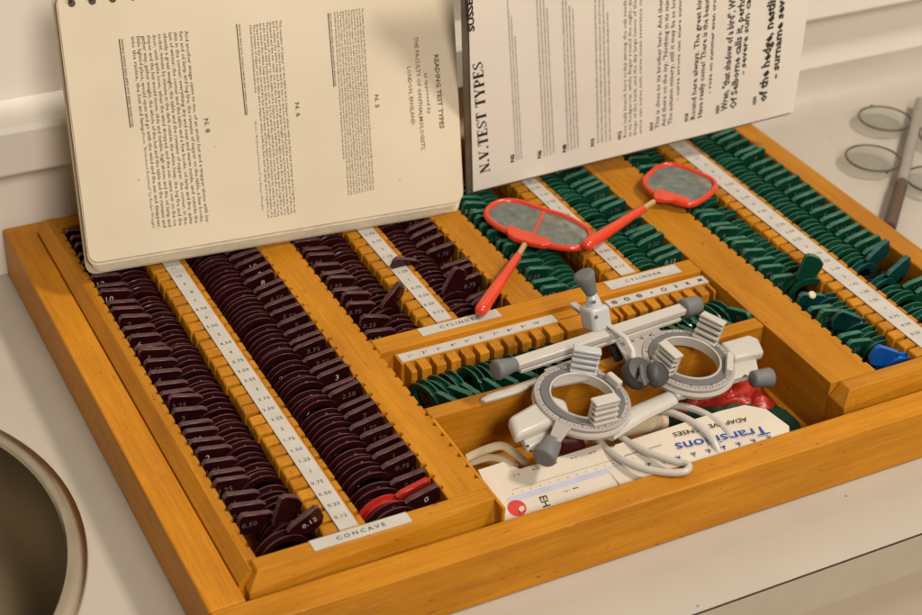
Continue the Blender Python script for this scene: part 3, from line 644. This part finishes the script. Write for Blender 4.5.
for o, q, L0 in ((oL, 12, .0050), (oR, -35, .0080)):
    e = UP_*math.cos(R(q)) + VP_*math.sin(R(q)); s_ = NP.cross(e)
    MB().obox(o + e*.0225 + NP*.0035, s_, e, NP, L0, .0020, .0032).build('side_stop', M_WHITE, fr, bevel=.0008)
# scale plates between bar and rings
def plate(pts, h, txt, tp):
    m = MB().prism([P(*q, h) for q in pts], NP*.0012).build('scale_plate', M_SCALE, fr)
    t = MB()
    for (px, py), s in zip(tp, txt): write(t, s, P(px, py, h + .0013), ax, ay, .0020, align='C', bold=.02)
    for k in range(9):
        f = k/8; p0 = P(tp[0][0] + (tp[-1][0]-tp[0][0])*f, tp[0][1] + (tp[-1][1]-tp[0][1])*f - 3, h + .0013)
        t.add([p0 - ax*.00012, p0 + ax*.00012, p0 + ax*.00012 + ay*.0014, p0 - ax*.00012 + ay*.0014], [(0,1,2,3)])
    t.build('plate_marks', M_INK, fr)
plate([(544, 371), (553, 388), (604, 378), (586, 356)], -.0006, ('40', '35', '30', '25'), ((553, 374), (561, 371), (570, 368), (580, 365)))
plate([(615, 343), (632, 372), (668, 340), (657, 329)], -.0006, ('25', '30', '35', '40'), ((624, 345), (633, 342), (643, 339), (652, 336)))
# bridge strap and nose pads
m = MB(); m.tube([P(604, 322, .009), P(614, 329, .010), P(626, 338, .010), P(633, 350, .006), P(634, 366, .001)], .0018, 10, flat=(NP, .55)); m.build('bridge_strap', M_WHITE, fr, smooth=True)
a_ = P(608, 336, -.002); b_ = P(619, 359, -.006)
MB().tube([a_, b_], .0028, 12).build('bridge_screw', M_BLACK, fr, smooth=True)
MB().lathe([(0,0),(.0070,0),(.0086,.0015),(.0088,.006),(.0078,.0092),(.0030,.0098),(0,.0098)], P(633, 377, .000), (NP*.8 - VP_*.4 + UP_*.1), 30).build('nose_pad', M_KNOBD, fr, smooth=True, ang=60)
MB().lathe([(0,0),(.0050,0),(.0068,.0015),(.0071,.006),(.0060,.0085),(.0025,.009),(0,.009)], P(650, 377, .002), (NP*.7 - VP_*.5 + UP_*.35), 30).build('nose_pad', M_KNOBD, fr, smooth=True, ang=60)
m = MB(); m.tube([P(641, 366, .011), P(642, 376, .011), P(645, 385, .007)], .0012, 8); m.build('pad_wire', M_GREYR, fr, smooth=True)
# side arms with hinge joints and knobs
def slab(pts, h0, h1, name, mt, bev=.0015):
    return MB().prism([P(*q, h0) for q in pts], NP*(h1 - h0)).build(name, mt, fr, bevel=bev)
slab([(506, 427), (514, 447), (545, 434), (568, 424), (564, 410), (546, 404)], -.0080, .0000, 'side_arm', M_WHITE, .0028)
slab([(556, 419), (548, 441), (560, 444), (575, 424)], -.0005, .0012, 'scale_joint', M_SCALE, .0004)
slab([(519, 441), (526, 455), (549, 443), (552, 432)], -.0110, -.0065, 'hinge', M_WHITE, .0012)
for q in ((528, 446), (531, 451)): MB().lathe([(.0009,0),(0,.0004)], P(*q, -.0064), NP, 10).build('screw', M_BLACK, fr)
kb = P(553, 441, -.003); knob(kb, (P(542, 462, -.006) - kb).normalized(), .0135, .0052, .0066)
slab([(718, 350), (733, 366), (762, 360), (756, 346), (746, 342)], -.0030, .0030, 'side_arm', M_WHITE, .0016)
slab([(724, 366), (727, 386), (757, 378), (754, 363)], -.0060, -.0015, 'scale_joint', M_WHITE, .0006)
MB().lathe([(.0013,0),(0,.0006)], P(746, 376, -.0004), NP, 12).build('screw', M_KNOBD, fr)
kb = P(752, 379, -.002); knob(kb, (P(776, 377, -.003) - kb).normalized(), .0130, .0048, .0058)
slab([(664, 392), (676, 402), (690, 399), (700, 394), (712, 396), (718, 388)], -.0075, -.0030, 'foot_lug', M_WHITE, .0012)
slab([(556, 436), (600, 440), (642, 420), (640, 408), (600, 427)], -.0090, -.0040, 'lower_bar', M_WHITE, .0012)
m = MB(); m.tube([P(606, 433, -.008), P(640, 413, -.006), P(672, 398, -.005)], [.0062, .0058, .0050], 14, flat=(NP, .55)); m.build('brow_rail', M_WHITE, fr, smooth=True)
def smooth_path(pts, n=6):
    out = []; Q = [Vector(p) for p in pts]
    for i in range(len(Q) - 1):
        p0, p1, p2, p3 = Q[max(0, i-1)], Q[i], Q[i+1], Q[min(len(Q)-1, i+2)]
        for k in range(n):
            t = k/n; out.append(.5*((2*p1) + (p2-p0)*t + (2*p0-5*p1+4*p2-p3)*t*t + (3*p1-p0-3*p2+p3)*t**3))
    return out + [Q[-1]]
ZT = -.009
m = MB(); m.tube(smooth_path([at(612, 427, -.006), at(622, 438, -.008), at(645, 451, -.007), at(672, 461, -.006), at(684, 463, -.0055), at(689, 467, -.005), at(683, 472, -.005), at(662, 472, -.006), at(635, 466, -.007), at(610, 452, -.008), at(595, 436, -.009)]), .0020, 10); m.build('temple', M_WHITE, fr, smooth=True)
m = MB(); m.tube(smooth_path([at(655, 411, -.008), at(672, 413, -.006), at(695, 424, -.006), at(712, 440, -.008), at(720, 458, -.014)]), .0022, 10); m.build('temple', M_WHITE, fr, smooth=True)
m = MB(); m.tube(smooth_path([at(664, 405, -.010), at(690, 408, -.007), at(712, 418, -.007), at(728, 433, -.009), at(736, 452, -.014)]), .0021, 10); m.build('temple', M_WHITE, fr, smooth=True)
m = MB(); m.tube(smooth_path([at(467, 458, -.016), at(485, 450, -.012), at(502, 446, -.011), at(515, 454, -.013), at(527, 464, -.018)]), .0028, 10, flat=((0,0,1), .7)); m.build('temple', M_IVORY, fr, smooth=True)
m = MB(); m.tube(smooth_path([at(469, 463, -.020), at(488, 458, -.018), at(503, 460, -.018), at(517, 468, -.022)]), .0026, 10, flat=((0,0,1), .7)); m.build('temple', M_IVORY, fr, smooth=True)
# white wiper tongue lying on the pit's back wall
tg = MB(); tg.prism([at(x, y, .0006) for x, y in ((480, 402), (487, 397), (506, 391), (536, 380), (538, 385), (520, 394), (500, 400), (485, 404))][::-1], (0, 0, .0022))
tag(tg.build('plastic_tongue', M_WHITE, bevel=.0006), 'pointed white plastic strip lying on the ledge left of the trial frame', 'plastic strip')

# ------------------------------------------------------------------ things in the pit
def ruler(pts, z0, tiltn, name, label):
    o = thing(name, label, 'ruler', at(*pts[0], z0)); n = Vector(tiltn).normalized(); O = at(*pts[0], z0)
    q = [on(x, y, O, n) for x, y in pts]; m = MB().prism(q[::-1], n*-.0009); s = m.build('ruler_blade', M_RULER, o)
    return o, s, (lambda x, y: on(x, y, O + n*.00015, n))
r1, s1, f1 = ruler([(507, 526), (478, 470), (503, 462), (520, 469), (600, 444), (668, 476)], -.0180, (-.05, -.28, 1), 'pupil_ruler', 'white pupil distance ruler with a round red logo, at the pit\'s left end')
t = MB(); tl = MB()
bx = (f1(640, 478) - f1(520, 512)).normalized(); by = Vector((0,0,1)).cross(bx).normalized()
for k in range(16):
    p = f1(513 + 9.2*k, 494 - 2.75*k); t.add([p - bx*.00028, p + bx*.00028, p + bx*.00028 + by*(.0046 if k % 2 == 0 else .0028), p - bx*.00028 + by*(.0046 if k % 2 == 0 else .0028)], [(0,1,2,3)])
    if k % 2 == 0: write(t, str(10*(k//2 + 1)), p + by*.0052, bx, by, .0028, align='C', bold=.02)
p0, p1, p2, p3 = f1(507, 498), f1(650, 455), f1(651, 460), f1(509, 503); tl.add([p0, p1, p2, p3], [(3,2,1,0)])
write(t, 'EH', f1(539, 497), f1(546, 515) - f1(538, 496), bx, .0042, align='L', bold=.02)
write(t, 'L', f1(573, 489), bx, by, .0048, bold=.02); write(t, 'opt', f1(563, 492), bx, by, .0022)
for k in range(6): write(t, str(90 - 10*k), f1(513 + 19*k, 476 - 5.6*k), bx, by, .0032, align='L', bold=.03)
for k in range(130):
    p = f1(513 + 1.15*k, 490 - .344*k); hh = .0030 if k % 10 == 0 else .0020 if k % 5 == 0 else .0013
    t.add([p - bx*.00012, p + bx*.00012, p + bx*.00012 + by*hh, p - bx*.00012 + by*hh], [(0,1,2,3)])
t.build('lettering', M_INK, s1); tl.build('scale_band', M_LILAC, s1)
lg = MB(); lg.lathe([(.0050,0),(0,0)], f1(517, 508), Vector((-.05,-.28,1)), 24, cap=False)
cc = f1(517, 508) + Vector((-.05,-.28,1))*.0001; lg.build('red_logo', M_REDI, s1); lg = MB()
lg.add([cc + bx*x + by*y for x, y in ((.0006,-.0040),(.0034,-.0022),(.0038,.0012),(.0016,.0004),(.0002,-.0016))], [(0,1,2,3,4)]); lg.add([cc + bx*x + by*y for x, y in ((-.0034,.0006),(-.0012,.0016),(.0008,.0036),(-.0018,.0030))], [(0,1,2,3)]); lg.build('logo_swoosh', M_RULER, s1)
r2, s2, f2 = ruler([(628, 494), (593, 452), (720, 411), (745, 405), (766, 409), (789, 426), (790, 444)], -.0150, (-.05, -.20, 1), 'lens_ruler', 'white ruler card with blue lettering upside down, at the pit\'s right end')
t = MB(); tb_ = MB(); tl = MB()
rx = (f2(676, 445) - f2(762, 428)).normalized(); ry = -(Vector((0,0,1)).cross(-rx)).normalized()   # reads upside down
write(tb_, 'Transitions', f2(765, 425.5), rx, ry, .0072, width=(f2(674, 443.5) - f2(765, 425.5)).length, bold=.008)
write(t, 'ADAPTIVE', f2(746, 417), rx, ry, .0034, width=(f2(708, 425) - f2(746, 417)).length, bold=.01); write(t, 'LENSES', f2(702, 427), rx, ry, .0034, width=(f2(672, 433) - f2(702, 427)).length, bold=.01)
for k in range(9):
    p = f2(768 - 15*k, 436 + 3.4*k); t.add([p - rx*.00025, p + rx*.00025, p + rx*.00025 + ry*.003, p - rx*.00025 + ry*.003], [(0,1,2,3)]); write(tl, str(10*(k+1)), p - ry*.001, rx, ry, .0024, align='C', bold=.01)
write(t, 'R', f2(650, 449), rx, ry, .003); write(t, 'L', f2(640, 444), rx, ry, .005)
t.build('lettering', M_INK, s2); tb_.build('blue_lettering', M_BLUE, s2); tl.build('scale_numbers', M_BLUE, s2)
def closed_smooth(q, n=4):
    k = len(q); out = []
    for i in range(k):
        p0, p1, p2, p3 = q[i-1], q[i], q[(i+1) % k], q[(i+2) % k]
        for j in range(n):
            t = j/n; out.append(.5*((2*p1) + (p2-p0)*t + (2*p0-5*p1+4*p2-p3)*t*t + (3*p1-p0-3*p2+p3)*t**3))
    return out
def blob(name, pts, z, hgt, mt, label, cat, seed):
    from mathutils import noise
    q = closed_smooth([at(x, y, z) for x, y in pts], 5); c = sum(q, Vector())/len(q); m = MB(); k = len(q); L = 12; vs = []
    for i in range(L):
        f = i/(L-1)
        for p in q:
            v = c + (p - c)*(1 - f*.97); dsp = noise.fractal((v + Vector((seed, seed, 0)))*110, 1.0, 2.0, 4)
            rise = min(1, f*4.2)**.6
            vs.append(v + Vector((0, 0, rise*hgt*(.62 + .75*dsp))))
    fs = [(i*k+j, i*k+(j+1) % k, (i+1)*k+(j+1) % k, (i+1)*k+j) for i in range(L-1) for j in range(k)] + [tuple((L-1)*k+j for j in range(k))]
    m.add(vs, fs); return tag(m.build(name, mt, smooth=True, ang=50), label, cat)
blob('red_pouch', [(700, 412), (672, 424), (676, 410), (700, 396), (735, 386), (760, 389), (778, 406), (770, 414), (738, 410)], -.0375, .0095, M_POUCHR, 'crumpled red plastic pouch in the pit\'s right corner', 'pouch', 3)
blob('green_pouch', [(642, 432), (655, 416), (700, 410), (740, 402), (770, 402), (800, 424), (786, 438), (700, 440)], -.0380, .006, M_POUCHG, 'dark green cloth under the red pouch on the pit floor', 'cloth', 5)
m = MB(); a_, b_ = at(540, 441, -.0155), at(664, 418, -.0165); ax_ = (b_ - a_).normalized()
m.lathe([(.0016,0),(.0063,.0),(.0068,.001),(.0068,(b_-a_).length-.001),(.0062,(b_-a_).length),(0,(b_-a_).length)], a_, ax_, 24)
tag(m.build('plastic_tube', M_IVORY, smooth=True, ang=50), 'cream plastic tube lying under the trial frame\'s left ring', 'tube')
m = MB(); m.lathe([(0,0),(.0075,0),(.0082,.0006),(.0082,.0016),(.0074,.0022),(0,.0022)], at(570, 446, -.0145), Vector((-.05,-.28,1)), 28)
tag(m.build('red_filter', M_DARKRED, smooth=True, ang=50), 'dark red filter disc lying under the cream tube', 'filter')

# ------------------------------------------------------------------ red lorgnette flippers
ZR = .0065
def px3(pts, ox, oy, s, z): return [at(ox + x/s, oy + y/s, z) for x, y in pts]
def lorgnette(loop, divider, plate_, ferr, hand, hr, label):
    o = thing('red_lorgnette', label, 'lorgnette', ferr[0])
    q = closed_smooth(loop); m = MB(); m.tube(q, .0019, 10, closed=True, flat=((0,0,1), 1.15))
    if divider: m.tube(divider, .0012, 8)
    m.build('loop', M_RED, o, smooth=True)
    MB().prism(plate_, (0, 0, .0036)).build('loop_plate', M_RED, o, bevel=.0009)
    k = len(q); c = sum(q, Vector())/k
    MB().prism([c + (p - c)*.96 + Vector((0,0,-.0004)) for p in q][::-1], (0, 0, .0008)).build('film', M_FILM, o)
    MB().tube(ferr, .0019, 12).build('ferrule', M_FERR, o, smooth=True)
    n = len(hr); pts = [hand[0].lerp(hand[1], f) for f, _ in hr]
    MB().tube(pts, [r for _, r in hr], 16).build('handle', M_RED, o, smooth=True, ang=60)
    return o
HP = [(0,.0021),(.03,.0026),(.3,.0031),(.75,.0040),(.90,.0042),(.95,.0040),(.985,.0030),(1.0,.0010)]
lp = px3([(105,150),(160,95),(250,75),(350,88),(440,120),(500,140),(600,168),(700,215),(790,285),(765,350),(700,385),(600,380),(500,362),(400,330),(300,296),(210,255),(135,205)], 470, 190, 6.586, ZR)
pl = px3([(232,282),(250,318),(290,345),(400,378),(470,392),(525,388),(530,352),(440,322),(340,290),(255,258)], 470, 190, 6.586, ZR-.0012)
lorgnette(lp, px3([(485,145),(455,215),(412,300)], 470, 190, 6.586, ZR), pl, px3([(358,362),(318,432)], 470, 190, 6.586, ZR), [at(518.5, 255, ZR), at(479, 313, .0055)], HP, 'red twin-film lorgnette lying across the tray, handle reaching the left CYLINDER label')
lp = px3([(288,210),(330,160),(380,118),(460,100),(560,122),(680,170),(742,205),(756,250),(700,310),(610,358),(540,352),(470,330),(390,308),(320,262)], 600, 150, 6.586, ZR)
pl = px3([(345,300),(352,345),(420,352),(520,352),(580,372),(590,345),(500,318),(400,285)], 600, 150, 6.586, ZR-.0012)
lorgnette(lp, None, pl, px3([(352,342),(280,388)], 600, 150, 6.586, ZR), [at(643.5, 208.5, ZR), at(584, 247, .0095)], HP, 'red single-film lorgnette whose handle rests on the other lorgnette\'s rim')
# film text stays blank; small moulded marks on the plate are too worn to read

# ------------------------------------------------------------------ wire lens flipper on the counter
fl = thing('lens_flipper', 'wire lens flipper with a brown handle lying on the counter beyond the case', 'lens flipper', (.60, .24, ZC))
fz = -.0350
cen = [(885, 118.5), (873, 158), (946, 137), (934, 180)]
for i, q in enumerate(cen):
    o_ = at(*q, fz); m = MB(); m.tube([o_ + Vector((.0200*math.cos(a), .0200*math.sin(a), .0)) for a in [2*math.pi*k/40 for k in range(40)]], .0009, 8, closed=True); m.build('wire_ring', M_WIREF, fl, smooth=True)
    MB().lathe([(0,-.0004),(.0194,-.0003),(.0194,.0003),(0,.0009)], o_, (0,0,1), 32, cap=False).build('glass', M_GLASS, fl, smooth=True)
    MB().lathe([(0,-.0012),(.0011,-.0010),(.0013,.0006),(0,.0014)], o_ + Vector((-.004,-.0212,0)) if i % 2 else o_ + Vector((.004,.0212,0)), (0,0,1), 10).build('screw', M_WIREF, fl)
a_, m_, b_ = at(921, 100, fz), at(902, 182, fz), at(889, 228, fz-.001)
MB().tube([a_, m_], .0042, 12, flat=((0,0,1), .6)).build('shaft', M_SHAFT, fl, smooth=True)
MB().tube([m_, m_.lerp(b_, .08), b_], [.0038, .0046, .0048], 14).build('handle', M_BROWNH, fl, smooth=True)
